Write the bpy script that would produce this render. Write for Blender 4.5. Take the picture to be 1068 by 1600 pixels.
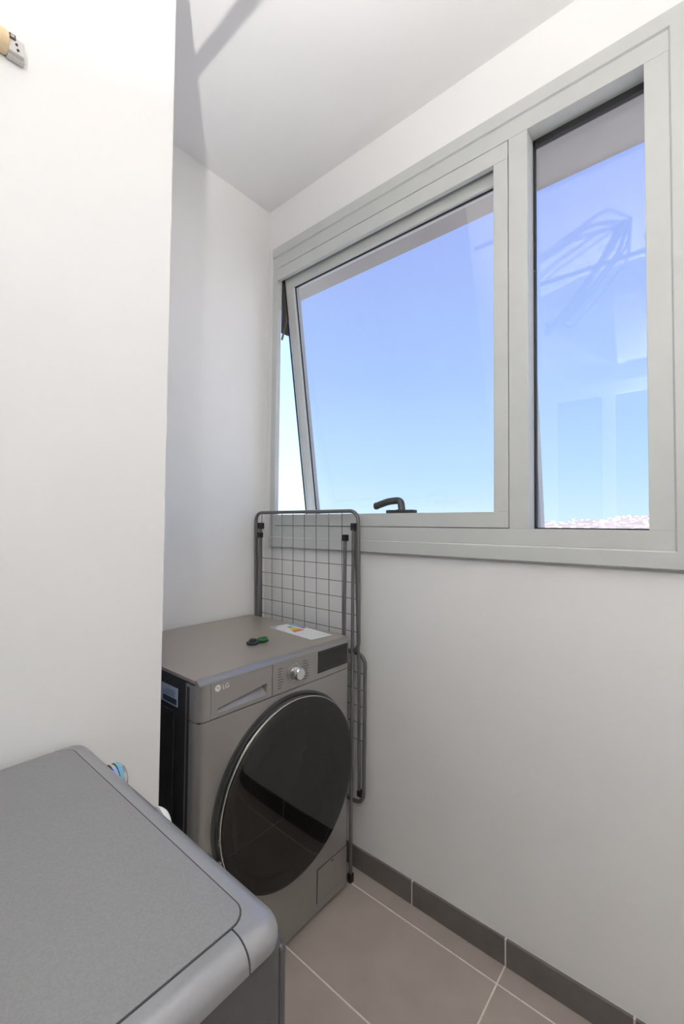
import bpy, bmesh, math, random
from mathutils import Vector, Matrix
random.seed(4)
for o in list(bpy.data.objects): bpy.data.objects.remove(o, do_unlink=True)
scene = bpy.context.scene
C = scene.collection
PI = math.pi

# ------------------------------------------------------------------ camera
cd = bpy.data.cameras.new('camera'); cam = bpy.data.objects.new('camera', cd); C.objects.link(cam)
cd.sensor_fit = 'VERTICAL'; cd.sensor_height = 36.0; cd.sensor_width = 24.03
cd.lens = 677.9 / 1600 * 36.0
cd.clip_start = 0.01; cd.clip_end = 20000
yaw, pit, rol = math.radians(49.795), math.radians(1.748), math.radians(0.538)
fw = Vector((math.sin(yaw) * math.cos(pit), math.cos(yaw) * math.cos(pit), math.sin(pit)))
rt = Vector((math.cos(yaw), -math.sin(yaw), 0)); up = rt.cross(fw)
r2 = math.cos(rol) * rt + math.sin(rol) * up
u2 = -math.sin(rol) * rt + math.cos(rol) * up
M = Matrix((r2, u2, -fw)).transposed().to_4x4(); M.translation = (0, 0, 1.26)
cam.matrix_world = M
scene.camera = cam

# ------------------------------------------------------------------ sky, sun, exposure
scene.view_settings.view_transform = 'Standard'
scene.view_settings.look = 'None'
scene.view_settings.gamma = 1.0
scene.view_settings.use_curve_mapping = False
scene.view_settings.exposure = 0.15
w = bpy.data.worlds.new('sky'); scene.world = w; w.use_nodes = True
nt = w.node_tree; nt.nodes.clear()
tc = nt.nodes.new('ShaderNodeTexCoord'); sx = nt.nodes.new('ShaderNodeSeparateXYZ')
rp = nt.nodes.new('ShaderNodeValToRGB'); bg = nt.nodes.new('ShaderNodeBackground'); wo = nt.nodes.new('ShaderNodeOutputWorld')
nt.links.new(tc.outputs['Generated'], sx.inputs[0]); nt.links.new(sx.outputs['Z'], rp.inputs[0])
nt.links.new(rp.outputs[0], bg.inputs[0]); nt.links.new(bg.outputs[0], wo.inputs[0])
el = rp.color_ramp.elements
el[0].position = 0.0; el[0].color = (0.74, 0.97, 0.98, 1)
el[1].position = 1.0; el[1].color = (0.20, 0.30, 0.75, 1)
e = el.new(0.12); e.color = (0.56, 0.82, 0.97, 1)
e = el.new(0.32); e.color = (0.42, 0.62, 0.97, 1)
e = el.new(0.55); e.color = (0.37, 0.50, 0.91, 1)
bg.inputs[1].default_value = 1.60
sd = bpy.data.lights.new('sun', 'SUN'); sd.energy = 12.0; sd.angle = 0.009; sd.color = (1, 0.95, 0.88)
sun = bpy.data.objects.new('sun', sd); C.objects.link(sun)
sun.rotation_euler = Vector((0.75, 0.35, -0.75)).to_track_quat('-Z', 'Y').to_euler()

BULB = Vector((-0.27, -0.06, 1.87)); BULB_STRENGTH = 15500
FILL_BULB = Vector((-0.27, -1.15, 1.95)); FILL_STRENGTH = 2500  # second lamp, added behind the camera purely as fill light

# ------------------------------------------------------------------ material helpers
def newmat(name):
    m = bpy.data.materials.new(name); m.use_nodes = True
    n = m.node_tree; b = n.nodes['Principled BSDF']
    return m, n, b
def mat(name, col, rough=0.5, metal=0.0, vary=0.0, scale=30.0, bump=0.0, bscale=200.0, spec=0.5, coat=0.0, stretch=None):
    m, n, b = newmat(name)
    b.inputs['Roughness'].default_value = rough; b.inputs['Metallic'].default_value = metal
    b.inputs['Specular IOR Level'].default_value = spec
    if coat:
        b.inputs['Coat Weight'].default_value = coat; b.inputs['Coat Roughness'].default_value = 0.05
    tcn = n.nodes.new('ShaderNodeTexCoord')
    src = tcn.outputs['Object']
    if stretch:
        mp = n.nodes.new('ShaderNodeMapping'); mp.inputs['Scale'].default_value = stretch
        n.links.new(src, mp.inputs[0]); src = mp.outputs[0]
    nz = n.nodes.new('ShaderNodeTexNoise'); nz.inputs['Scale'].default_value = scale; nz.inputs['Detail'].default_value = 4
    n.links.new(src, nz.inputs['Vector'])
    cr = n.nodes.new('ShaderNodeValToRGB')
    lo = [max(0, c * (1 - vary)) for c in col]; hi = [min(1, c * (1 + vary)) for c in col]
    cr.color_ramp.elements[0].position = 0.3; cr.color_ramp.elements[1].position = 0.7
    cr.color_ramp.elements[0].color = (*lo, 1); cr.color_ramp.elements[1].color = (*hi, 1)
    n.links.new(nz.outputs['Fac'], cr.inputs[0]); n.links.new(cr.outputs[0], b.inputs['Base Color'])
    if bump:
        n2 = n.nodes.new('ShaderNodeTexNoise'); n2.inputs['Scale'].default_value = bscale; n2.inputs['Detail'].default_value = 3
        n.links.new(src, n2.inputs['Vector'])
        bp = n.nodes.new('ShaderNodeBump'); bp.inputs['Strength'].default_value = bump; bp.inputs['Distance'].default_value = 0.002
        n.links.new(n2.outputs['Fac'], bp.inputs['Height']); n.links.new(bp.outputs[0], b.inputs['Normal'])
    return m
def glassmat(name, tint, f0, rough=0.0):
    m = bpy.data.materials.new(name); m.use_nodes = True; n = m.node_tree; n.nodes.clear()
    out = n.nodes.new('ShaderNodeOutputMaterial'); mix = n.nodes.new('ShaderNodeMixShader')
    tr = n.nodes.new('ShaderNodeBsdfTransparent'); gl = n.nodes.new('ShaderNodeBsdfGlossy')
    tr.inputs[0].default_value = (*tint, 1); gl.inputs['Roughness'].default_value = rough
    ge = n.nodes.new('ShaderNodeNewGeometry'); dt = n.nodes.new('ShaderNodeVectorMath'); dt.operation = 'DOT_PRODUCT'
    n.links.new(ge.outputs['Normal'], dt.inputs[0]); n.links.new(ge.outputs['Incoming'], dt.inputs[1])
    ab = n.nodes.new('ShaderNodeMath'); ab.operation = 'ABSOLUTE'; n.links.new(dt.outputs['Value'], ab.inputs[0])
    om = n.nodes.new('ShaderNodeMath'); om.operation = 'SUBTRACT'; om.inputs[0].default_value = 1; n.links.new(ab.outputs[0], om.inputs[1])
    pw = n.nodes.new('ShaderNodeMath'); pw.operation = 'POWER'; pw.inputs[1].default_value = 5; n.links.new(om.outputs[0], pw.inputs[0])
    ma = n.nodes.new('ShaderNodeMath'); ma.operation = 'MULTIPLY_ADD'; ma.inputs[1].default_value = 1 - f0; ma.inputs[2].default_value = f0
    n.links.new(pw.outputs[0], ma.inputs[0])
    n.links.new(ma.outputs[0], mix.inputs[0]); n.links.new(tr.outputs[0], mix.inputs[1]); n.links.new(gl.outputs[0], mix.inputs[2])
    n.links.new(mix.outputs[0], out.inputs[0])
    return m
def emit(name, col, s):
    m = bpy.data.materials.new(name); m.use_nodes = True; n = m.node_tree; n.nodes.clear()
    out = n.nodes.new('ShaderNodeOutputMaterial'); em = n.nodes.new('ShaderNodeEmission')
    em.inputs[0].default_value = (*col, 1); em.inputs[1].default_value = s; n.links.new(em.outputs[0], out.inputs[0])
    return m

MW = mat('white_plaster', (0.87, 0.865, 0.855), 0.75, vary=0.012, scale=3, bump=0.06, bscale=60)
MCEIL = mat('ceiling_plaster', (0.885, 0.88, 0.875), 0.8, vary=0.01, scale=3, bump=0.05, bscale=70)
MGROUT = mat('pale_grout', (0.78, 0.72, 0.66), 0.9, vary=0.08, scale=40)
MTILE = mat('taupe_tile', (0.415, 0.36, 0.325), 0.42, vary=0.07, scale=9, bump=0.05, bscale=90)
MBASE = mat('skirting_tile', (0.148, 0.133, 0.122), 0.4, vary=0.12, scale=14)
MALU = mat('grey_aluminium', (0.565, 0.58, 0.565), 0.42, vary=0.015, scale=20, spec=0.4)
MSEAL = mat('black_rubber', (0.012, 0.012, 0.014), 0.6, vary=0.1)
MGLASS = glassmat('blue_tinted_glass', (0.76, 0.765, 0.80), 0.055)
MDKMET = mat('dark_grey_metal', (0.06, 0.06, 0.065), 0.35, 0.3, vary=0.1, scale=80)
MTUBE = mat('grey_painted_tube', (0.15, 0.146, 0.146), 0.38, 0.25, vary=0.06, scale=60)
MWIRE = mat('grey_wire', (0.10, 0.10, 0.10), 0.4, 0.2, vary=0.05)
MBLACK = mat('black_plastic', (0.010, 0.010, 0.011), 0.45, vary=0.1)
MWFRONT = mat('graphite_silver', (0.34, 0.326, 0.312), 0.32, 0.55, vary=0.03, scale=400, coat=0.25)
MWTOP = mat('taupe_metal_top', (0.395, 0.35, 0.306), 0.33, 0.35, vary=0.03, scale=300)
MWTRIM = mat('silver_trim', (0.34, 0.335, 0.34), 0.28, 0.6, vary=0.02, scale=300)
MWSIDE = mat('charcoal_steel', (0.034, 0.034, 0.036), 0.30, 0.35, vary=0.08, scale=40)
MCHROME = mat('chrome', (0.80, 0.78, 0.75), 0.12, 1.0, vary=0.02)
MPIANO = mat('gloss_black', (0.006, 0.006, 0.007), 0.06, vary=0.05, spec=0.6)
MDOORG = glassmat('smoked_door_glass', (0.025, 0.025, 0.027), 0.082, 0.02)
MDRUM = mat('drum_steel', (0.30, 0.30, 0.30), 0.3, 0.8, vary=0.1)
MBOWL = mat('door_bowl', (0.02, 0.02, 0.022), 0.12, vary=0.05)
MMARK = mat('grey_print', (0.10, 0.098, 0.095), 0.6, vary=0.05)
MLIGHTMARK = mat('pale_print', (0.80, 0.80, 0.78), 0.5, vary=0.02)
MDTOP = mat('speckled_grey_top', (0.275, 0.275, 0.28), 0.42, 0.25, vary=0.08, scale=420)
MDBAND = mat('satin_silver_edge', (0.34, 0.345, 0.36), 0.30, 0.5, vary=0.02, scale=200)
MDSIDE = mat('dark_silver_side', (0.105, 0.107, 0.111), 0.4, 0.4, vary=0.03, scale=150)
MGAP = mat('dark_seam', (0.05, 0.05, 0.052), 0.7, vary=0.05)
MPAPER = mat('white_paper', (0.82, 0.84, 0.86), 0.6, vary=0.01)
MHOUSE = mat('pale_render_wall', (0.72, 0.66, 0.62), 0.9, vary=0.15, scale=0.02)
MHILL = mat('sandy_hill', (0.47, 0.40, 0.36), 1.0, vary=0.3, scale=0.012)
MGROUND = mat('dry_ground', (0.62, 0.58, 0.52), 1.0, vary=0.2, scale=0.01)
MCONC = mat('exterior_concrete', (0.37, 0.352, 0.328), 0.9, vary=0.05, scale=6)
MCREAM = mat('cream_plastic', (0.80, 0.62, 0.38), 0.45, vary=0.03)
MTERM = mat('grey_terminal_metal', (0.36, 0.34, 0.32), 0.35, 0.5, vary=0.06)
MWHITEPL = mat('white_plastic', (0.82, 0.82, 0.82), 0.35, vary=0.01)
def flat(name, col): return mat(name, col, 0.55, vary=0.04, scale=120)

# ------------------------------------------------------------------ mesh helpers
def box(bm, x0, x1, y0, y1, z0, z1, bev=0.0, seg=2):
    r = bmesh.ops.create_cube(bm, size=1.0)
    vs = r['verts']
    bmesh.ops.scale(bm, vec=(x1 - x0, y1 - y0, z1 - z0), verts=vs)
    bmesh.ops.translate(bm, vec=((x0 + x1) / 2, (y0 + y1) / 2, (z0 + z1) / 2), verts=vs)
    if bev:
        ed = list({e for v in vs for e in v.link_edges})
        bmesh.ops.bevel(bm, geom=ed, offset=bev, segments=seg, affect='EDGES', profile=0.5)
    return bm
def B(*a, **k): return box(bmesh.new(), *a, **k)
def prism(bm, pts, axis, a, b):
    """extrude the polygon pts (2-D, the two other axes in order) along axis from a to b"""
    def P(p, t):
        if axis == 0: return (t, p[0], p[1])
        if axis == 1: return (p[0], t, p[1])
        return (p[0], p[1], t)
    v0 = [bm.verts.new(P(p, a)) for p in pts]; v1 = [bm.verts.new(P(p, b)) for p in pts]
    n = len(pts)
    f = [bm.faces.new(v0), bm.faces.new(v1)]
    for i in range(n): f.append(bm.faces.new((v0[i], v0[(i + 1) % n], v1[(i + 1) % n], v1[i])))
    bmesh.ops.recalc_face_normals(bm, faces=f)
    return bm
def rrect(x0, x1, y0, y1, r, n=6, corners=(1, 1, 1, 1)):
    out = []
    cs = [(x1 - r, y1 - r, 0), (x0 + r, y1 - r, 1), (x0 + r, y0 + r, 2), (x1 - r, y0 + r, 3)]
    full = [(x1, y1), (x0, y1), (x0, y0), (x1, y0)]
    for k, (cx, cy, q) in enumerate(cs):
        if not corners[k]: out.append(full[k]); continue
        for i in range(n + 1):
            a = q * PI / 2 + i / n * PI / 2
            out.append((cx + r * math.cos(a), cy + r * math.sin(a)))
    return out
def lathe(bm, prof, center, axis=1, seg=64, sign=1):
    """prof: (radius, offset along axis)"""
    rings = []
    for r, t in prof:
        ring = []
        if r < 1e-6:
            ring = [None]; co = list(center); co[axis] += t * sign; ring = [bm.verts.new(co)]
        else:
            for i in range(seg):
                a = 2 * PI * i / seg; c, s = r * math.cos(a), r * math.sin(a)
                if axis == 1: co = (center[0] + c, center[1] + t * sign, center[2] + s)
                elif axis == 0: co = (center[0] + t * sign, center[1] + c, center[2] + s)
                else: co = (center[0] + c, center[1] + s, center[2] + t * sign)
                ring.append(bm.verts.new(co))
        rings.append(ring)
    fs = []
    for A, Bq in zip(rings, rings[1:]):
        if len(A) == 1 and len(Bq) == 1: continue
        for i in range(seg):
            j = (i + 1) % seg
            if len(A) == 1: fs.append(bm.faces.new((A[0], Bq[i], Bq[j])))
            elif len(Bq) == 1: fs.append(bm.faces.new((A[i], A[j], Bq[0])))
            else: fs.append(bm.faces.new((A[i], A[j], Bq[j], Bq[i])))
    bmesh.ops.recalc_face_normals(bm, faces=fs)
    return bm
def tube(bm, pts, r, seg=10, closed=False):
    pts = [Vector(p) for p in pts]; n = len(pts); rings = []
    t0 = (pts[1] - pts[0]).normalized()
    nrm = t0.orthogonal().normalized()
    for i, p in enumerate(pts):
        if closed: t = (pts[(i + 1) % n] - pts[i - 1]).normalized()
        elif i == 0: t = t0
        elif i == n - 1: t = (pts[-1] - pts[-2]).normalized()
        else: t = (pts[i + 1] - pts[i - 1]).normalized()
        nrm = (nrm - t * nrm.dot(t)).normalized(); b = t.cross(nrm)
        rings.append([bm.verts.new(p + r * (math.cos(2 * PI * k / seg) * nrm + math.sin(2 * PI * k / seg) * b)) for k in range(seg)])
    fs = []
    for i in range(n if closed else n - 1):
        A, Bq = rings[i], rings[(i + 1) % n]
        for k in range(seg):
            j = (k + 1) % seg
            fs.append(bm.faces.new((A[k], A[j], Bq[j], Bq[k])))
    if not closed: fs += [bm.faces.new(rings[0]), bm.faces.new(rings[-1])]
    bmesh.ops.recalc_face_normals(bm, faces=fs)
    return bm
def fillet(pts, r, n=6):
    """round the inner corners of an open polyline"""
    pts = [Vector(p) for p in pts]; out = [pts[0]]
    for i in range(1, len(pts) - 1):
        a, b, c = pts[i - 1], pts[i], pts[i + 1]
        p, q = b + (a - b).normalized() * r, b + (c - b).normalized() * r
        for k in range(n + 1):
            t = k / n; out.append((1 - t) ** 2 * p + 2 * t * (1 - t) * b + t * t * q)
    out.append(pts[-1]); return out
ROOT = {}
def loc_of(p):
    while p is not None and p.parent is not None: p = p.parent
    return Vector(ROOT.get(p.name, (0, 0, 0))) if p is not None else Vector((0, 0, 0))
def obj(name, bm, m, parent=None, smooth=False, origin=None):
    off = loc_of(parent) if parent is not None else Vector(origin or (0, 0, 0))
    bmesh.ops.translate(bm, vec=-off, verts=bm.verts)
    me = bpy.data.meshes.new(name); bm.to_mesh(me); bm.free()
    me.materials.append(m)
    if smooth:
        for p in me.polygons: p.use_smooth = True
        if hasattr(me, 'set_sharp_from_angle'): me.set_sharp_from_angle(angle=math.radians(38))
    o = bpy.data.objects.new(name, me); C.objects.link(o)
    if parent is not None: o.parent = parent
    else: o.location = off; ROOT[o.name] = tuple(off)
    return o
def empty(name, loc):
    o = bpy.data.objects.new(name, None); C.objects.link(o); o.location = loc; o.empty_display_size = 0.05
    ROOT[o.name] = tuple(loc); return o
def tag(o, label, cat, group=None):
    o['label'] = label; o['category'] = cat
    if group: o['group'] = group
    return o
def struct(o, label=None):
    o['kind'] = 'structure'
    if label: o['label'] = label
    return o

# ------------------------------------------------------------------ room shell
XL, XR, YB, YF, H = -0.36, 1.298, 1.56, -1.7, 2.725
PX, PY = 0.488, 0.93
floor = struct(obj('floor', B(XL - .1, XR + .05, YF - .1, YB + .1, -0.12, -0.0012), MGROUT), 'floor of taupe rectangular tiles with pale joints')
TW, TL, GAP = 0.307, 0.614, 0.0050
xs = []; x = 1.228
while x > XL - TW: xs.append(x); x -= TW
xe = [XR] + xs
ys = []; y = 0.463
while y > YF - TL: y -= TL
while y < YB + TL: ys.append(y); y += TL
full = None
for i in range(len(xe) - 1):
    xa, xb = max(xe[i + 1], XL), xe[i]
    if xb - xa < 0.02: continue
    for j in range(len(ys) - 1):
        ya, yb = max(ys[j], YF), min(ys[j + 1], YB)
        if yb - ya < 0.02: continue
        whole = abs(xb - xa - TW) < 1e-4 and abs(yb - ya - TL) < 1e-4
        if whole and full:
            t = bpy.data.objects.new('tile', full); C.objects.link(t); t.parent = floor
        else:
            wx, wy = xb - xa - GAP, yb - ya - GAP
            t = obj('tile', B(-wx / 2, wx / 2, -wy / 2, wy / 2, -0.006, 0, bev=0.0007, seg=1), MTILE, floor)
            if whole: full = t.data
        t.location = ((xa + xb) / 2, (ya + yb) / 2, random.uniform(-.0003, 0))
struct(obj('ceiling', B(XL - .1, XR + .05, YF - .1, YB + .1, H, H + 0.1), MCEIL), 'white plaster ceiling')
struct(obj('wall_back', B(XL - .1, XR + .05, YB, YB + 0.1, 0, H), MW), 'white plastered wall behind the washing machine')
struct(obj('wall_left', B(XL - .1, XL, YF, PY, 0, H), MW), 'white wall behind the dryer')
struct(obj('wall_front', B(XL - .1, XR + .05, YF - .1, YF, 0, H), MW), 'white wall facing the washing machine')
struct(obj('wall_center', B(XL, PX, PY, YB, 0, H, bev=0.004), MW), 'white projecting wall pier beside the dryer')
OY0, OY1, OZ0, OZ1 = 0.03, 1.56, 1.18, 2.50        # hole for the window
bm = bmesh.new(); XO = XR + 0.05
box(bm, XR, XO, YF, YB, 0, OZ0); box(bm, XR, XO, YF, YB, OZ1, H); box(bm, XR, XO, YF, OY0, OZ0, OZ1); box(bm, XR, XR + .006, 1.500, YB, OZ0, OZ1)
struct(obj('wall_right', bm, MW), 'white plastered wall under and around the window')
# skirting of separate tiles along the window wall
bb = struct(obj('baseboard_right', B(XR - 0.0088, XR, YF, YB, 0, 0.0755), MGROUT), 'dark grey skirting of short tiles with pale joints')
y = 0.461
while y > YF: y -= 0.309
while y < YB:
    ya, yb = max(y, YF) + .0022, min(y + 0.309, YB) - .0022
    if yb - ya > .01: obj('tile', B(XR - 0.010, XR - 0.001, ya, yb, 0.001, 0.076, bev=0.0008, seg=1), MBASE, bb)
    y += 0.309

# ------------------------------------------------------------------ the window
win = struct(empty('window_1', (XR, 0.76, 1.16)), 'grey aluminium window with an open top-hung sash beside a fixed pane')
XF = 1.278
# outer casing, mitred at the corners: profile pieces along each side
def casing(pts_a, pts_b, name='casing'):
    """strip between two edge lines given as ((y,z)...) outer a0,a1 and inner b0,b1"""
    bm = bmesh.new()
    a0, a1 = pts_a; b0, b1 = pts_b
    def ring(y, z, inner): return [(XR, y, z), (XF - 0.006 + (0.0 if inner else 0.004), y, z)]
    prof = []
    for (o, i) in ((a0, b0), (a1, b1)):
        mid = (o[0] * .9 + i[0] * .1, o[1] * .9 + i[1] * .1)
        mid2 = (o[0] * .08 + i[0] * .92, o[1] * .08 + i[1] * .92)
        prof.append([bm.verts.new(c) for c in ((XR, *o), (XF + .004, *o), (XF - .004, *mid), (XF - .004, *mid2), (XF, *i), (XR, *i))])
    A, D = prof
    fs = [bm.faces.new(A), bm.faces.new(D)]
    for k in range(6): fs.append(bm.faces.new((A[k], A[(k + 1) % 6], D[(k + 1) % 6], D[k])))
    bmesh.ops.recalc_face_normals(bm, faces=fs)
    obj(name, bm, MALU, win)
WY0, WY1, WZ0, WZ1 = 0.015, 1.505, 1.160, 2.518
IY0, IZ0, IZ1 = 0.060, 1.207, 2.470
casing(((WY0, WZ1), (WY1, WZ1)), ((IY0, IZ1), (WY1, IZ1)))
casing(((WY0, WZ0), (WY1, WZ0)), ((IY0, IZ0), (WY1, IZ0)))
casing(((WY0, WZ0), (WY0, WZ1)), ((IY0, IZ0), (IY0, IZ1)))
XD = 1.345
def member(name, y0, y1, z0, z1, x0=XF, x1=XD, m=None, bev=0.0012): return obj(name, B(x0, x1, y0, y1, z0, z1, bev=bev, seg=2), m or MALU, win)
SLZ0, SLZ1, SLY = 1.2545, 2.4175, 0.4435
member('frame_rail', IY0, 1.505, SLZ1, IZ1)
member('frame_rail', IY0, 1.505, IZ0, SLZ0)
member('frame_post', 1.474, 1.505, SLZ0, SLZ1, x1=1.302)
member('frame_post', 0.389, SLY, SLZ0, SLZ1)
member('frame_post', IY0, 0.110, SLZ0, SLZ1)
# inner lip round the opening sash, a hairline apart from the frame
G = 0.0022
member('sash_lip', SLY + G, 1.474, 2.363, SLZ1 - G, x1=1.296)
member('sash_lip', SLY + G, 1.474, SLZ0 + G, 1.304, x1=1.36)
member('sash_lip', SLY + G, 0.489, 1.304, 2.363, x1=1.296)
obj('lip_backing', B(1.286, 1.296, SLY - .001, SLY + .004, SLZ0, SLZ1), MGAP, win)
bm = bmesh.new(); box(bm, 1.286, 1.296, SLY, 1.474, SLZ1 - .004, SLZ1 + .001); box(bm, 1.286, 1.296, SLY, 1.474, SLZ0 - .001, SLZ0 + .004)
obj('lip_backing', bm, MGAP, win)
# fixed pane
obj('pane', B(1.336, 1.342, 0.106, 0.393, SLZ0 - .004, SLZ1 + .004), MGLASS, win)
bm = bmesh.new()
box(bm, 1.331, 1.346, 0.110, 0.389, SLZ1 - 0.019, SLZ1); box(bm, 1.331, 1.346, 0.110, 0.389, SLZ0, SLZ0 + 0.004)
box(bm, 1.331, 1.346, 0.3835, 0.389, SLZ0, SLZ1); box(bm, 1.331, 1.346, 0.110, 0.1145, SLZ0, SLZ1)
obj('glazing_seal', bm, MSEAL, win)
# open top-hung sash: built closed, then swung out about its top edge
HX, HZ, ANG = 1.305, 2.405, math.radians(8.6)
rot = Matrix.Translation((HX, 0, HZ)) @ Matrix.Rotation(-ANG, 4, 'Y') @ Matrix.Translation((-HX, 0, -HZ))
def swing(bm): bmesh.ops.transform(bm, matrix=rot, verts=bm.verts); return bm
SY0, SY1, SZ0, SZ1 = 0.413, 1.462, 1.225, 2.402
bm = bmesh.new(); d0, d1 = 1.307, 1.352
box(bm, d0, d1, SY0, SY1, SZ1 - .070, SZ1, bev=.0015); box(bm, d0, d1, SY0, SY1, SZ0, SZ0 + .055, bev=.0015)
box(bm, d0, d1, SY1 - .045, SY1, SZ0 + .055, SZ1 - .070, bev=.0015); box(bm, d0, d1, SY0, SY0 + .045, SZ0 + .055, SZ1 - .070, bev=.0015)
sash = obj('sash', swing(bm), MALU, win)
obj('pane', swing(B(1.326, 1.332, SY0 + .04, SY1 - .04, SZ0 + .05, SZ1 - .066)), MGLASS, sash)
bm = bmesh.new()
for (a, b, c, d) in ((SY0 + .045, SY1 - .045, SZ1 - .075, SZ1 - .0695), (SY0 + .045, SY1 - .045, SZ0 + .0545, SZ0 + .0585), (SY1 - .0485, SY1 - .0445, SZ0 + .055, SZ1 - .07), (SY0 + .0445, SY0 + .0485, SZ0 + .055, SZ1 - .07)):
    box(bm, 1.3215, 1.3265, a, b, c, d)
obj('glazing_seal', swing(bm), MSEAL, sash)
bm = bmesh.new(); box(bm, 1.303, 1.309, SY0, SY1, SZ1 - .016, SZ1 + .004); box(bm, 1.300, 1.306, SY1 - .001, SY1 + .003, SZ0, SZ1)
obj('weather_strip', swing(bm), MSEAL, sash)
# friction stay between post and sash
bm = bmesh.new()
tube(bm, [(1.312, 1.470, 2.36), (1.330, 1.468, 2.20)], .004, 6)
tube(bm, [(1.306, 1.470, 2.10), (1.330, 1.468, 2.20)], .005, 6)
box(bm, 1.322, 1.338, 1.463, 1.473, 2.185, 2.215, bev=.002)
obj('stay_arm', bm, mat('brown_metal', (.16, .12, .09), .45, .3, vary=.1), win)
obj('stay_track', B(1.3025, 1.345, 1.468, 1.474, 2.13, 2.41, bev=.001), MGAP, win)
# handle on the bottom lip
hb = B(1.296, 1.330, 0.778, 0.890, 1.304, 1.3165, bev=.004)
lathe(hb, [(.0001, 1.312), (.017, 1.312), (.0155, 1.318), (.0001, 1.318)], (1.313, .836, 0), 2, 20)
handle = obj('handle', hb, MDKMET, win, smooth=True)
bm = bmesh.new()
path = fillet([(1.313, .832, 1.315), (1.313, .838, 1.351), (1.300, .880, 1.347), (1.292, .928, 1.331)], .014, 6)
tube(bm, path, .0125, 12)
for v in bm.verts: v.co.x = 1.305 + (v.co.x - 1.305) * 1.15
lathe(bm, [(.0001, -.004), (.0130, -.004), (.0130, .006), (.0001, .006)], (1.292, .926, 1.3315), 1, 14)
obj('lever', bm, MDKMET, handle, smooth=True)

# ------------------------------------------------------------------ outside
struct(obj('roof_overhang', B(XO, 1.655, -4.0, 6.0, 2.50, 2.72), MCONC), 'concrete overhang above the window outside')
def hill_h(az, r):
    d = math.degrees(az)
    base = 30 + 5.0 * max(0, d - 73)
    s = max(0, min(1, (r - 1500) / 1700)); s = s * s * (3 - 2 * s)
    n = 7 * math.sin(d * 1.7 + r * .004) + 4 * math.sin(d * 4.1 + r * .011) + 2.0 * math.sin(d * 9.3)
    return -14 + s * (base + n)
bm = bmesh.new(); rows = []
RR = [120, 600, 1200, 1500, 1800, 2100, 2400, 2700, 3000, 3300, 4200, 7000]
for r in RR:
    rows.append([bm.verts.new((r * math.sin(a), r * math.cos(a), hill_h(a, min(r, 3300)) if r < 4000 else hill_h(a, 3300) - (r - 3300) * .03)) for a in [math.radians(10 + k) for k in range(0, 141)]])
for A, D in zip(rows, rows[1:]):
    for i in range(140): bm.faces.new((A[i], A[i + 1], D[i + 1], D[i]))
bmesh.ops.recalc_face_normals(bm, faces=bm.faces[:])
hill = struct(obj('terrain', bm, MHILL), 'sandy distant hillside on the horizon')
bm = bmesh.new()
for k in range(420):
    a = math.radians(random.uniform(66, 96)); r = random.uniform(1700, 3250)
    s = random.uniform(4, 9); h = random.uniform(3, 7); z = hill_h(a, r)
    cx, cy = r * math.sin(a), r * math.cos(a)
    box(bm, cx - s, cx + s, cy - s * random.uniform(.5, 1.2), cy + s, z - 6, z + h)
hs = obj('distant_houses', bm, MHOUSE); hs['kind'] = 'stuff'; tag(hs, 'pale houses scattered over the far hillside', 'houses')
struct(obj('ground', B(2.2, 160, -300, 300, -14.5, -14), MGROUND), 'dry ground far below the window')

# ------------------------------------------------------------------ washing machine (faces the camera)
WX0, WX1, WYF, WYB, WH = 0.605, 1.205, 0.972, 1.535, 0.866
wm = tag(empty('washing_machine', ((WX0 + WX1) / 2, 1.25, 0)), 'graphite front-loading washing machine with round black door in the corner', 'washing machine')
bm = B(WX0 + .004, WX1 - .004, WYF + .055, WYB, .025, WH - .009, bev=.003)
body = obj('body', bm, MWSIDE, wm)
for (ya, yb) in ((1.087, 1.30), (1.325, 1.50)):     # pressed steel panels on the side
    bm = B(WX0 - .0015, WX0 + .006, ya, yb, .08, .765, bev=.003)
    obj('pressed_panel', bm, MWSIDE, body)
obj('corner_strip', B(WX0 - .0005, WX0 + .008, 1.012, 1.026, .03, .845, bev=.002), MWSIDE, body)
top = obj('top_panel', prism(bmesh.new(), rrect(WX0, WX1, WYF + .018, WYB, .012, 4, (1, 1, 0, 0)), 2, WH - .0085, WH), MWTOP, wm)
# rounded front edge of the top
prof = [(WYF, WH - .0138), (WYF, WH - .012)] + [(WYF + .018 - .018 * math.cos(a), WH - .012 + .0115 * math.sin(a)) for a in [PI / 2 * k / 6 for k in range(1, 7)]] + [(WYF + .019, WH - .0138)]
bm = prism(bmesh.new(), prof, 0, WX0 + .002, WX1 - .002)
obj('front_edge', bm, MWTRIM, top, smooth=True)
ZP = 0.762
def plan(x0, x1, rl, rr, yf=WYF, yb=WYF + .058, n=7):
    pts = [(x1, yb), (x0, yb)]
    if rl: pts += [(x0 + rl - rl * math.cos(a), yf + rl - rl * math.sin(a)) for a in [PI / 2 * k / n for k in range(n + 1)]]
    else: pts += [(x0, yf)]
    if rr: pts += [(x1 - rr + rr * math.sin(a), yf + rr - rr * math.cos(a)) for a in [PI / 2 * k / n for k in range(n + 1)]]
    else: pts += [(x1, yf)]
    return pts
ZT = WH - .014
fascia = obj('control_fascia', prism(bmesh.new(), plan(.8455, WX1, 0, .022), 2, ZP, ZT), MWFRONT, wm, smooth=True)
obj('fascia_corner', prism(bmesh.new(), plan(WX0, .6405, .026, 0), 2, ZP, ZT), MWFRONT, wm, smooth=True)
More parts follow.
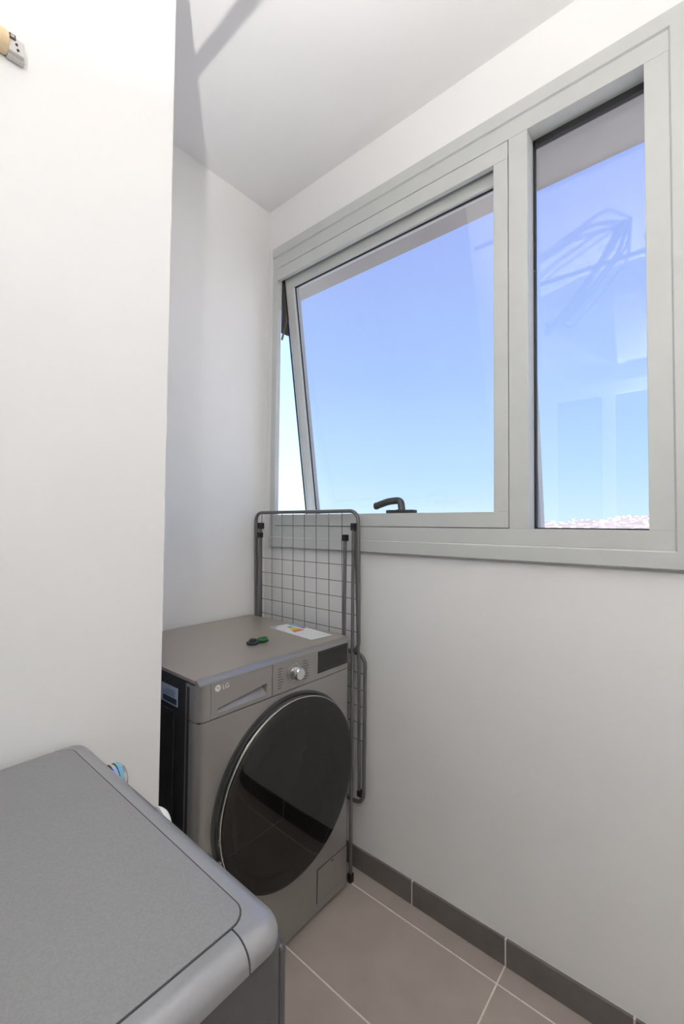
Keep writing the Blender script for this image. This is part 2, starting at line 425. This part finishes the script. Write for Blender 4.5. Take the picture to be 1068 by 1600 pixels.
# detergent drawer with a scooped grip
bm = bmesh.new()
ox0, ox1, oz0, oz1 = .6415, .8435, ZP + .0006, ZT - .0005
oq = [(ox0, oz0), (ox1, oz0), (ox1, oz1), (ox0, oz1)]
iq = [(.660, .7735), (.824, .7735), (.824, .806), (.660, .7845)]
fo = [bm.verts.new((a, WYF, b)) for a, b in oq]; bo = [bm.verts.new((a, WYF + .05, b)) for a, b in oq]
fi = [bm.verts.new((a, WYF, b)) for a, b in iq]
dp = [bm.verts.new((iq[3][0] + .01, WYF + .010, iq[3][1])), bm.verts.new((iq[2][0] - .006, WYF + .026, iq[2][1]))]
fs = []
for k in range(4):
    fs.append(bm.faces.new((fo[k], fo[(k + 1) % 4], fi[(k + 1) % 4], fi[k])))
    fs.append(bm.faces.new((fo[k], fo[(k + 1) % 4], bo[(k + 1) % 4], bo[k])))
fs += [bm.faces.new(bo), bm.faces.new((fi[0], fi[1], dp[1], dp[0])), bm.faces.new((fi[0], dp[0], fi[3])), bm.faces.new((fi[1], fi[2], dp[1])), bm.faces.new((fi[3], dp[0], dp[1], fi[2]))]
bmesh.ops.recalc_face_normals(bm, faces=fs)
drawer = obj('detergent_drawer', bm, MWFRONT, wm)
front = obj('front_panel', prism(bmesh.new(), plan(WX0, WX1, .028, .022, WYF + .001), 2, .020, ZP - .003), MWFRONT, wm, smooth=True)
obj('panel_seam', B(WX0 + .006, WX1 - .006, WYF + .006, WYF + .05, ZP - .0035, ZP + .0005), MGAP, wm)
obj('plinth', B(WX0 + .012, WX1 - .012, WYF + .012, WYB - .02, .012, .030), MBLACK, wm)
for (fx, fy) in ((WX0 + .05, WYF + .06), (WX1 - .05, WYF + .06), (WX0 + .05, WYB - .06), (WX1 - .05, WYB - .06)):
    obj('foot', lathe(bmesh.new(), [(.0001, 0), (.022, 0), (.022, .008), (.014, .013), (.0001, .013)], (fx, fy, 0), 2, 16), MBLACK, wm)
# dial, display, printed programme marks
DX, DZ = .931, .811
dial = obj('dial', lathe(bmesh.new(), [(.0001, .030), (.0165, .030), (.019, .027), (.0205, .006), (.0215, 0), (.0001, 0)], (DX, WYF, DZ), 1, 36, -1), MCHROME, wm, smooth=True)
obj('dial_collar', lathe(bmesh.new(), [(.0215, .0), (.0215, .004), (.0265, .003), (.0275, 0)], (DX, WYF, DZ), 1, 40, -1), MWTRIM, dial, smooth=True)
obj('display', B(1.036, 1.186, WYF - .0012, WYF + .004, 0.779, .8490, bev=.001, seg=1), MPIANO, fascia)
bm = bmesh.new()
for (za, zb) in ((.7835, .785), (.8445, .846)): box(bm, 1.041, 1.181, WYF - .0016, WYF - .001, za, zb)
for k in range(9): box(bm, 1.05 + k * .0135, 1.057 + k * .0135, WYF - .0016, WYF - .001, .7885, .7898)
obj('display_print', bm, MDKMET, fascia)
bm = bmesh.new()
for k in range(8):
    z = .777 + k * .008
    box(bm, .866, .866 + random.uniform(.012, .022), WYF - .0005, WYF + .001, z, z + .0022)
    box(bm, .968, .968 + random.uniform(.014, .028), WYF - .0005, WYF + .001, z, z + .0022)
for k in range(14):
    a = math.radians(-60 + k * 23)
    px, pz = DX + .033 * math.sin(a), DZ + .033 * math.cos(a)
    if pz < ZT - .003: box(bm, px - .001, px + .001, WYF - .0005, WYF + .001, pz - .001, pz + .001)
obj('programme_print', bm, MMARK, fascia)['kind'] = 'stuff'
# maker's mark: round emblem and letters
def text_mesh(body, size):
    cu = bpy.data.curves.new('lettering', 'FONT'); cu.body = body; cu.size = size; cu.extrude = 0.0002
    o = bpy.data.objects.new('lettering', cu); C.objects.link(o); bpy.context.view_layer.update()
    me = bpy.data.meshes.new_from_object(o.evaluated_get(bpy.context.evaluated_depsgraph_get()))
    bm = bmesh.new(); bm.from_mesh(me); bpy.data.objects.remove(o, do_unlink=True); bpy.data.curves.remove(cu); bpy.data.meshes.remove(me)
    return bm
LGX, LGZ = .661, .837
obj('emblem', lathe(bmesh.new(), [(.0001, .0008), (.0085, .0008), (.0085, 0), (.0001, 0)], (LGX, WYF, LGZ), 1, 28, -1), MLIGHTMARK, drawer)
bm = bmesh.new()
box(bm, LGX - .0008, LGX + .0002, WYF - .0012, WYF - .0006, LGZ - .003, LGZ + .004); box(bm, LGX - .0008, LGX + .0022, WYF - .0012, WYF - .0006, LGZ - .003, LGZ - .002)
lathe(bm, [(.0001, .0012), (.0011, .0012), (.0011, .0006)], (LGX - .0035, WYF, LGZ + .003), 1, 10, -1)
box(bm, LGX + .003, LGX + .0065, WYF - .0012, WYF - .0006, LGZ - .0005, LGZ + .0005)
obj('emblem_lines', bm, MMARK, drawer)
bm = text_mesh('LG', .0175)
bmesh.ops.transform(bm, matrix=Matrix.Translation((LGX + .0135, WYF - .0006, LGZ - .006)) @ Matrix.Rotation(PI / 2, 4, 'X'), verts=bm.verts)
obj('lettering', bm, MLIGHTMARK, drawer)
# door
DC = (.922, WYF, .475); DR = .262
obj('door_shade_ring', lathe(bmesh.new(), [(DR + .012, 0), (DR + .012, .002), (DR + .004, .003), (DR - .002, .0), ], DC, 1, 96, -1), MDSIDE, front, smooth=True)  # dark ring paints the shadow gap round the door
door = obj('door', lathe(bmesh.new(), [(DR - .035, .002), (DR - .012, .002), (DR - .002, .010), (DR, .018), (DR - .0015, .019), (DR - .030, .024), (DR - .036, .020), (DR - .035, .002)], DC, 1, 96, -1), MPIANO, wm, smooth=True)
obj('door_rim', lathe(bmesh.new(), [(DR - .0025, .0175), (DR + .0012, .0185), (DR + .0012, .0235), (DR - .0025, .0250)], DC, 1, 96, -1), MCHROME, door, smooth=True)
gl = [(DR - .004, .0245), (DR - .0005, .0255), (DR - .001, .0285), (DR - .004, .0305)] + [((DR - .006) * math.cos(t), .0310 + .006 * math.sin(t)) for t in [PI / 2 * k / 16 for k in range(0, 17)]]
gl[-1] = (.0001, gl[-1][1])
obj('door_glass', lathe(bmesh.new(), gl, DC, 1, 96, -1), MDOORG, door, smooth=True)
bowl = [(.205, .018), (.172, .016), (.165, .004)] + [(.16 * math.cos(t), -.005 - .10 * math.sin(t)) for t in [PI / 2 * k / 10 for k in range(0, 11)]]
bowl = [(DR - .036, .018)] + bowl; bowl[-1] = (.0001, bowl[-1][1])
obj('door_bowl', lathe(bmesh.new(), [(r, max(t, .003) if r > .16 else .003 + .020 * math.cos(PI / 2 * r / .165)) for r, t in bowl], DC, 1, 72, -1), MBOWL, door, smooth=True)
for zc in (.40, .455):
    obj('door_catch', B(DC[0] - DR - .002, DC[0] - DR + .006, WYF - .024, WYF - .014, zc - .008, zc + .008, bev=.002), MTERM, door)
# filter flap
fl = obj('filter_flap', B(1.045, 1.190, WYF - .002, WYF + .004, .050, .152, bev=.0012), MWFRONT, wm)
obj('flap_gap', B(1.043, 1.192, WYF - .0002, WYF + .003, .048, .154), MGAP, fl)
obj('flap_slot', B(1.108, 1.120, WYF - .0026, WYF, .146, .149), MBLACK, fl)
# rating sticker on the side
stk = obj('side_sticker', B(WX0 + .0025, WX0 + .0045, 1.075, 1.160, .776, .824), flat('sticker_pale_blue', (.42, .50, .62)), wm)
obj('sticker_band', B(WX0 + .002, WX0 + .0026, 1.079, 1.150, .780, .795), flat('sticker_dark_band', (.03, .05, .09)), stk)
obj('sticker_band', B(WX0 + .002, WX0 + .0026, 1.085, 1.156, .806, .8065), flat('sticker_print', (.12, .17, .28)), stk)
bm = bmesh.new()
for k in range(3): box(bm, WX0 + .002, WX0 + .0026, 1.088, 1.152 - .01 * k, .800 + k * .006, .8018 + k * .006)
obj('sticker_print', bm, flat('sticker_lines', (.10, .15, .26)), stk)

# ------------------------------------------------------------------ things on the washing machine
# energy label sheet
EL = Matrix.Translation((1.142, 1.163, WH + .0002)) @ Matrix.Rotation(math.radians(-5.5), 4, 'Z')
el_root = tag(empty('energy_label', (1.142, 1.163, WH)), 'white energy label sheet with coloured bars on the washing machine', 'label sheet')
def elp(name, m, *rects, z=0.0005):
    bm = bmesh.new()
    for (x0, x1, y0, y1) in rects: box(bm, x0, x1, y0, y1, 0.0002 + (z - .0005 if z > .0005 else -.0002), z)
    bmesh.ops.transform(bm, matrix=EL, verts=bm.verts)
    return obj(name, bm, m, el_root)
sheet = elp('sheet', MPAPER, (-.050, .050, -.122, .122))
MBLUE = flat('label_blue', (.30, .42, .66))
elp('header', MBLUE, (.030, .048, .03, .12), z=.0007)
elp('emblem_box', MBLUE, (-.048, -.030, .098, .118), z=.0007)
cols = [(.10, .38, .10), (.25, .55, .10), (.62, .66, .08), (.75, .62, .06), (.75, .42, .05), (.70, .22, .05), (.62, .08, .06)]
for k, c in enumerate(cols):
    yy = .085 - k * .0125
    elp('rating_bar', flat('label_bar', c), (.018 - .016 - .005 * k, .020, yy - .011, yy), z=.0007)
elp('rating_mark', flat('label_black', (.03, .03, .05)), (.034, .045, .02, .034), z=.0008)
lines = [(-.04 + .02 * (k % 4), -.028 + .02 * (k % 4), -.105 + .022 * (k // 4), -.096 + .022 * (k // 4)) for k in range(20)]
elp('printed_lines', flat('label_grey', (.70, .72, .75)), *lines, z=.0007)
# small dark plug and green clip
pl = tag(empty('hose_plug', (.914, 1.152, WH)), 'small dark grey plastic plug on the machine top, beside the green clip', 'plug')
bm = lathe(bmesh.new(), [(.0001, 0), (.019, 0), (.021, .003), (.021, .0075), (.017, .0095), (.0001, .0095)], (.914, 1.152, WH), 2, 24)
obj('plug_base', bm, mat('dark_teal_plastic', (.018, .028, .030), .3, vary=.1), pl, smooth=True)
obj('plug_neck', lathe(bmesh.new(), [(.012, .009), (.012, .015), (.009, .017), (.0001, .017)], (.914, 1.152, WH), 2, 20), MBLACK, pl, smooth=True)
gc = tag(empty('green_clip', (.952, 1.150, WH)), 'small green plastic clip lying on the machine top', 'clip')
MGRN = mat('green_plastic', (.02, .16, .035), .35, vary=.15)
bm = bmesh.new(); tube(bm, [(.952 + .015 * math.cos(a), 1.150 + .012 * math.sin(a), WH + .0085) for a in [2 * PI * k / 16 for k in range(16)]], .005, 8, True)
obj('ring', bm, MGRN, gc, smooth=True)
bm = bmesh.new(); box(bm, .944, .974, 1.142, 1.158, WH, WH + .0065, bev=.002); box(bm, .962, .972, 1.144, 1.156, WH + .006, WH + .015, bev=.003)
obj('tongue', bm, MGRN, gc)

# ------------------------------------------------------------------ folded drying rack between machine and window wall
rk = tag(empty('drying_rack', (1.235, 1.25, 0)), 'folded grey wire clothes drying rack standing behind the washing machine', 'drying rack')
def loop(y0, y1, z0, z1, xa, xb, r, rad=.038, n=7):
    pts = []
    for (y, z) in rrect(y0, y1, z0, z1, rad, n): pts.append((xa + (xb - xa) * (z - z0) / (z1 - z0), y, z))
    return tube(bmesh.new(), pts, r, 10, True)
UY0, UY1, UZ0, UZ1 = .960, 1.536, .806, 1.312
ux = lambda z: 1.236 + (1.226 - 1.236) * (z - UZ0) / (UZ1 - UZ0)
uw = obj('upper_wing', loop(UY0, UY1, UZ0, UZ1, 1.236, 1.226, .0072), MTUBE, rk, smooth=True)
for k in range(8):
    y = UY1 - .0405 - k * .0655
    obj('wire', tube(bmesh.new(), [(ux(UZ0), y, UZ0), (ux(UZ1), y, UZ1)], .0013, 6), MWIRE, uw)
for z in (1.114, 1.053, .995, .937, .876):
    obj('wire', tube(bmesh.new(), [(ux(z) + .002, UY0, z), (ux(z) + .002, UY1, z)], .0013, 6), MWIRE, uw)
LY0, LY1, LZ0, LZ1 = .958, 1.530, .258, .790
lx = lambda z: 1.268 + (1.272 - 1.268) * (z - LZ0) / (LZ1 - LZ0)
lw = obj('lower_wing', loop(LY0, LY1, LZ0, LZ1, 1.268, 1.272, .0068), MTUBE, rk, smooth=True)
for z in (.72, .66, .60, .54, .48):
    obj('wire', tube(bmesh.new(), [(lx(z), LY0, z), (lx(z), LY1, z)], .0013, 6), MWIRE, lw)
for k in range(8):
    y = LY1 - .06 - k * .0645
    obj('wire', tube(bmesh.new(), [(lx(LZ0), y, LZ0), (lx(LZ1), y, LZ1)], .0013, 6), MWIRE, lw)
# legs
for (y0, x0, z0, y1, x1, z1) in ((1.016, 1.221, 1.213, 1.016, 1.216, .012), (1.500, 1.221, 1.213, 1.500, 1.216, .012)):
    obj('leg', tube(bmesh.new(), [(x0, y0, z0), (x1, y1, z1)], .0066, 10), MTUBE, rk, smooth=True)
    obj('leg_cap', B(x0 - .010, x0 + .010, y0 - .010, y0 + .010, z0 - .011, z0 + .013, bev=.003), MBLACK, rk)
for (y, s) in ((.990, 1), (1.520, -1)):
    obj('leg', tube(bmesh.new(), [(1.236, y, 1.252), (1.229, y - .006 * s, .012)], .0062, 10), MTUBE, rk, smooth=True)
    obj('leg', tube(bmesh.new(), [(1.243, y - .004 * s, 1.250), (1.259, y - .012 * s, .75), (1.262, y - .016 * s, .300)], .0055, 10), MTUBE, rk, smooth=True)
    obj('leg_cap', B(1.230, 1.251, y - .013, y + .010, 1.240, 1.268, bev=.003), MBLACK, rk)
    obj('leg_cap', B(1.254, 1.274, y - .020 * s - .010, y - .020 * s + .010, .286, .308, bev=.004), MBLACK, rk)
    obj('foot_cap', B(1.220, 1.239, y - .006 * s - .009, y - .006 * s + .009, 0, .030, bev=.003), MBLACK, rk)

# ------------------------------------------------------------------ dryer in the foreground (faces the window)
DX0, DX1, DY0, DY1, DH = -0.300, 0.328, 0.344, 0.918, 0.850
dr = tag(empty('tumble_dryer', ((DX0 + DX1) / 2, (DY0 + DY1) / 2, 0)), 'grey tumble dryer with speckled top in the foreground beside the wall pier', 'dryer')
obj('body', prism(bmesh.new(), rrect(DX0, DX1 - .001, DY0 + .002, DY1 - .002, .020, 6, (1, 0, 0, 1)), 2, .02, DH - .0245), MDSIDE, dr, smooth=True)
def profbox(x0, x1, bevel_front):
    bm = bmesh.new(); box(bm, x0, x1, DY0, DY1, DH - .025, DH)
    def pick(test):
        return [e_ for e_ in bm.edges if test(e_.verts[0].co, e_.verts[1].co)]
    if bevel_front:
        bmesh.ops.bevel(bm, geom=pick(lambda a, b: a.x > x1 - 1e-4 and b.x > x1 - 1e-4 and abs(a.z - b.z) > 1e-4), offset=.030, segments=8, affect='EDGES', profile=0.5)
    top_e = pick(lambda a, b: a.z > DH - 1e-4 and b.z > DH - 1e-4 and not (abs(a.x - x0) < 1e-4 and abs(b.x - x0) < 1e-4) and (bevel_front or not (abs(a.x - x1) < 1e-4 and abs(b.x - x1) < 1e-4)))
    bmesh.ops.bevel(bm, geom=top_e, offset=.022, segments=8, affect='EDGES', profile=0.5)
    return bm
SX = .2760
obj('side_edge', profbox(DX0, SX - .0009, False), MDBAND, dr, smooth=True)
obj('front_edge', profbox(SX + .0009, DX1, True), MDBAND, dr, smooth=True)
obj('edge_seam', B(SX - .004, SX + .004, DY0 + .012, DY1 - .012, DH - .022, DH - .0045), MGAP, dr)
obj('insert_groove', prism(bmesh.new(), rrect(DX0 + .01, .2985, .3735, .8955, .022, 6, (1, 0, 0, 1)), 2, DH - .002, DH + .0006), MGAP, dr)
obj('top_panel', prism(bmesh.new(), rrect(DX0 + .01, .2968, .3752, .8938, .021, 6, (1, 0, 0, 1)), 2, DH - .002, DH + .0012), MDTOP, dr)
fp = obj('front_panel', B(DX1 - .008, DX1 + .002, DY0 + .006, DY1 - .006, .06, DH - .036, bev=.004), MDSIDE, dr)
for (yy, m_, r_, pr_) in ((.802, MCHROME, .026, .022), (.630, MWHITEPL, .026, .011)):
    dl = obj('dial', lathe(bmesh.new(), [(.0001, pr_), (r_ - .006, pr_), (r_ - .002, pr_ - .004), (r_, .004), (r_ + .001, 0), (.0001, 0)], (DX1 + .002, yy, .810), 0, 36), m_, dr, smooth=True)
    if m_ is MCHROME: obj('dial_reflection', lathe(bmesh.new(), [(r_ + .0006, .008), (r_ + .0006, .014), (r_ - .002, .014), (r_ - .002, .008)], (DX1 + .002, yy, .810), 0, 36), flat('blue_reflection_ring', (.16, .42, .55)), dl, smooth=True)  # blue ring paints a bluish reflection on the chrome dial
dc = (DX1 + .002, .62, .42)
dd = obj('door', lathe(bmesh.new(), [(.215, 0), (.215, .018), (.20, .026), (.165, .026), (.16, .014), (.16, 0)], dc, 0, 72), MDBAND, dr, smooth=True)
obj('door_glass', lathe(bmesh.new(), [(.164, .020), (.12, .026), (.0001, .030)], dc, 0, 72), MPIANO, dd, smooth=True)
for (fx, fy) in ((DX0 + .06, DY0 + .06), (DX1 - .06, DY0 + .06), (DX0 + .06, DY1 - .06), (DX1 - .06, DY1 - .06)):
    obj('foot', lathe(bmesh.new(), [(.0001, 0), (.022, 0), (.022, .01), (.014, .022), (.0001, .022)], (fx, fy, 0), 2, 16), MBLACK, dr)

# ------------------------------------------------------------------ cream cable connector on the pier wall, upper left
cc = tag(empty('wall_connector', (.16, PY, 2.09)), 'cream cable connector with grey metal terminals on the upper left wall', 'connector')
ROTC = Matrix.Translation((.184, .918, 2.090)) @ Matrix.Rotation(math.radians(-4), 4, 'Y') @ Matrix.Scale(.85, 4)
def ccp(name, m, bm, parent=None, smooth=False):
    bmesh.ops.transform(bm, matrix=ROTC, verts=bm.verts); return obj(name, bm, m, parent or cc, smooth)
ccp('holder', MCREAM, lathe(bmesh.new(), [(.0001, -.075), (.018, -.075), (.021, -.06), (.0215, -.014), (.0195, -.010), (.0001, -.010)], (0, 0, 0), 0, 28), None, True)
MTERML = mat('pale_terminal_metal', (.60, .58, .56), .45, .2, vary=.04)
blk = ccp('terminal_block', MTERML, B(-.011, .018, -.010, .010, -.018, .013, bev=.002))
ccp('terminal_cap', flat('terminal_brown', (.10, .07, .065)), B(-.0085, .003, -.0125, -.006, .006, .016, bev=.001), blk)
ccp('terminal_cap', flat('terminal_light', (.55, .52, .5)), B(-.006, .0005, -.0132, -.006, .009, .014, bev=.001), blk)
for (a, b) in ((.004, .000), (.006, -.010)):
    ccp('screw', MBLACK, lathe(bmesh.new(), [(.0001, .0115), (.0024, .0115), (.0024, .008)], (a, 0, b), 1, 12, -1), blk)
ccp('mounting_tab', MTERML, B(-.010, .020, -.002, .0115, -.022, -.014, bev=.001), blk)

# ------------------------------------------------------------------ above and behind the camera (outside the view; some added for light, shadow or reflections)
def uplighter(P, strength, tint, label):
    lamp = tag(empty('unseen_uplighter', (XL, P.y, P.z - .07)), label, 'wall lamp', 'wall uplighters')
    bm = bmesh.new(); bmesh.ops.create_uvsphere(bm, u_segments=20, v_segments=12, radius=.013); bmesh.ops.translate(bm, vec=P, verts=bm.verts)
    obj('bulb', bm, emit('lamp_glow', (1, .97, .935), strength), lamp, smooth=True)
    bp_ = [(.0125, -.058), (.030, -.055), (.052, -.040), (.066, -.015), (.072, .0265)]
    gb = lathe(bmesh.new(), bp_ + [(r_ - .003, t_ + .0005) for r_, t_ in bp_[::-1]] + [bp_[0]], tuple(P), 2, 40)
    bmesh.ops.rotate(gb, cent=P, matrix=Matrix.Rotation(math.radians(9), 3, Vector((-.342, -.94, 0))), verts=gb.verts)   # bowl added to dim low light, tilted to shade the upper window wall
    obj('dimming_bowl', gb, glassmat('dimming_bowl_glass', (tint, tint, tint), .04), lamp, smooth=True)
    obj('socket', lathe(bmesh.new(), [(.0001, -.064), (.0135, -.064), (.0135, -.046), (.009, -.043), (.009, -.0125), (.0001, -.0125)], tuple(P), 2, 20), MWHITEPL, lamp)
    obj('bracket', tube(bmesh.new(), fillet([(XL + .01, P.y, P.z - .075), (P.x, P.y, P.z - .085), (P.x, P.y, P.z - .060)], .012), .006, 10), MTERM, lamp)
    obj('back_plate', lathe(bmesh.new(), [(.0001, .012), (.026, .012), (.030, .008), (.030, 0), (.0001, 0)], (XL, P.y, P.z - .075), 0, 28), MTERM, lamp)
uplighter(BULB, BULB_STRENGTH, .33, 'unseen uplighter on the left wall nearest the dryer, smoked bowl added to dim it')
uplighter(FILL_BULB, FILL_STRENGTH, .45, 'unseen uplighter added as fill light on the left wall far behind the dryer')
tag(obj('shadow_rod', tube(bmesh.new(), [(.42, YF, 2.468), (.42, PY, 2.468)], .0105, 8), MTUBE, origin=(.42, 0, 2.468)), 'unseen thin grey rod under the ceiling, added to cast a shadow across it', 'rod')  # out-of-view rod added for its shadow band on the ceiling
cb = tag(empty('cable_bundle', (.20, .30, H)), 'bundle of dark cables sagging from the ceiling, mirrored in the fixed pane', 'cables')
for k, (dx, dy, r_) in enumerate(((0, 0, .010), (.06, .03, .016), (-.06, -.03, .007), (.10, -.05, .008), (-.02, .10, .018))):
    pts = [(.24 + dx * .3, .28 + dy * .3, H), (.20 + dx, .32 + dy, 2.62 - .012 * k), (.02 + dx, .50 + dy, 2.54 - .015 * k), (-.17 + dx, .66 + dy, 2.50 - .01 * k), (-.30, .72 + dy * .6, 2.56), (XL, .74 + dy * .6, 2.60)]
    obj('cable', tube(bmesh.new(), fillet(pts, .05), r_, 8), MTUBE, cb, smooth=True)
bm = bmesh.new(); tube(bm, [(.14 + .08 * math.cos(a), .13 + .09 * math.sin(a), 2.68 + .03 * math.cos(a)) for a in [2 * PI * k / 24 for k in range(24)]], .004, 6, True)
tag(obj('cable_loop', bm, MBLACK, origin=(.14, .22, 2.62)), 'coiled loop of dark cable under the ceiling', 'cable')
hu = tag(empty('added_wall_unit', (XL, .2, 2.22)), 'added white wall unit high on the left wall, a bright shape for the fixed pane', 'wall_unit')  # made-up unit, front sloped to catch lamp light and mirror brightly
obj('housing', prism(bmesh.new(), [(XL, 2.24), (XL + .05, 2.24), (XL + .075, 2.25), (XL + .20, 2.50), (XL + .205, 2.53), (XL + .19, 2.56), (XL, 2.56)], 1, .02, .40), MWHITEPL, hu, smooth=True)
obj('grille', B(XL + .01, XL + .045, .06, .36, 2.236, 2.242), MTUBE, hu)
w2 = struct(empty('window_2', (XL, .4, 1.05)), 'white framed inner window on the left wall above the dryer')
for a in ((-.05, .82, 2.06, 2.137), (-.05, .82, 1.05, 1.13), (.74, .82, 1.13, 2.06), (.42, .486, 1.13, 2.06), (-.05, .03, 1.13, 2.06)):
    obj('frame_bar', B(XL, XL + .03, *a, bev=.003), MWHITEPL, w2)
MPANE2 = mat('dim_pane', (.10, .12, .15), .08, vary=.05)
for a in ((.486, .74), (.03, .42)): obj('pane', B(XL, XL + .008, a[0], a[1], 1.13, 2.06), MPANE2, w2)
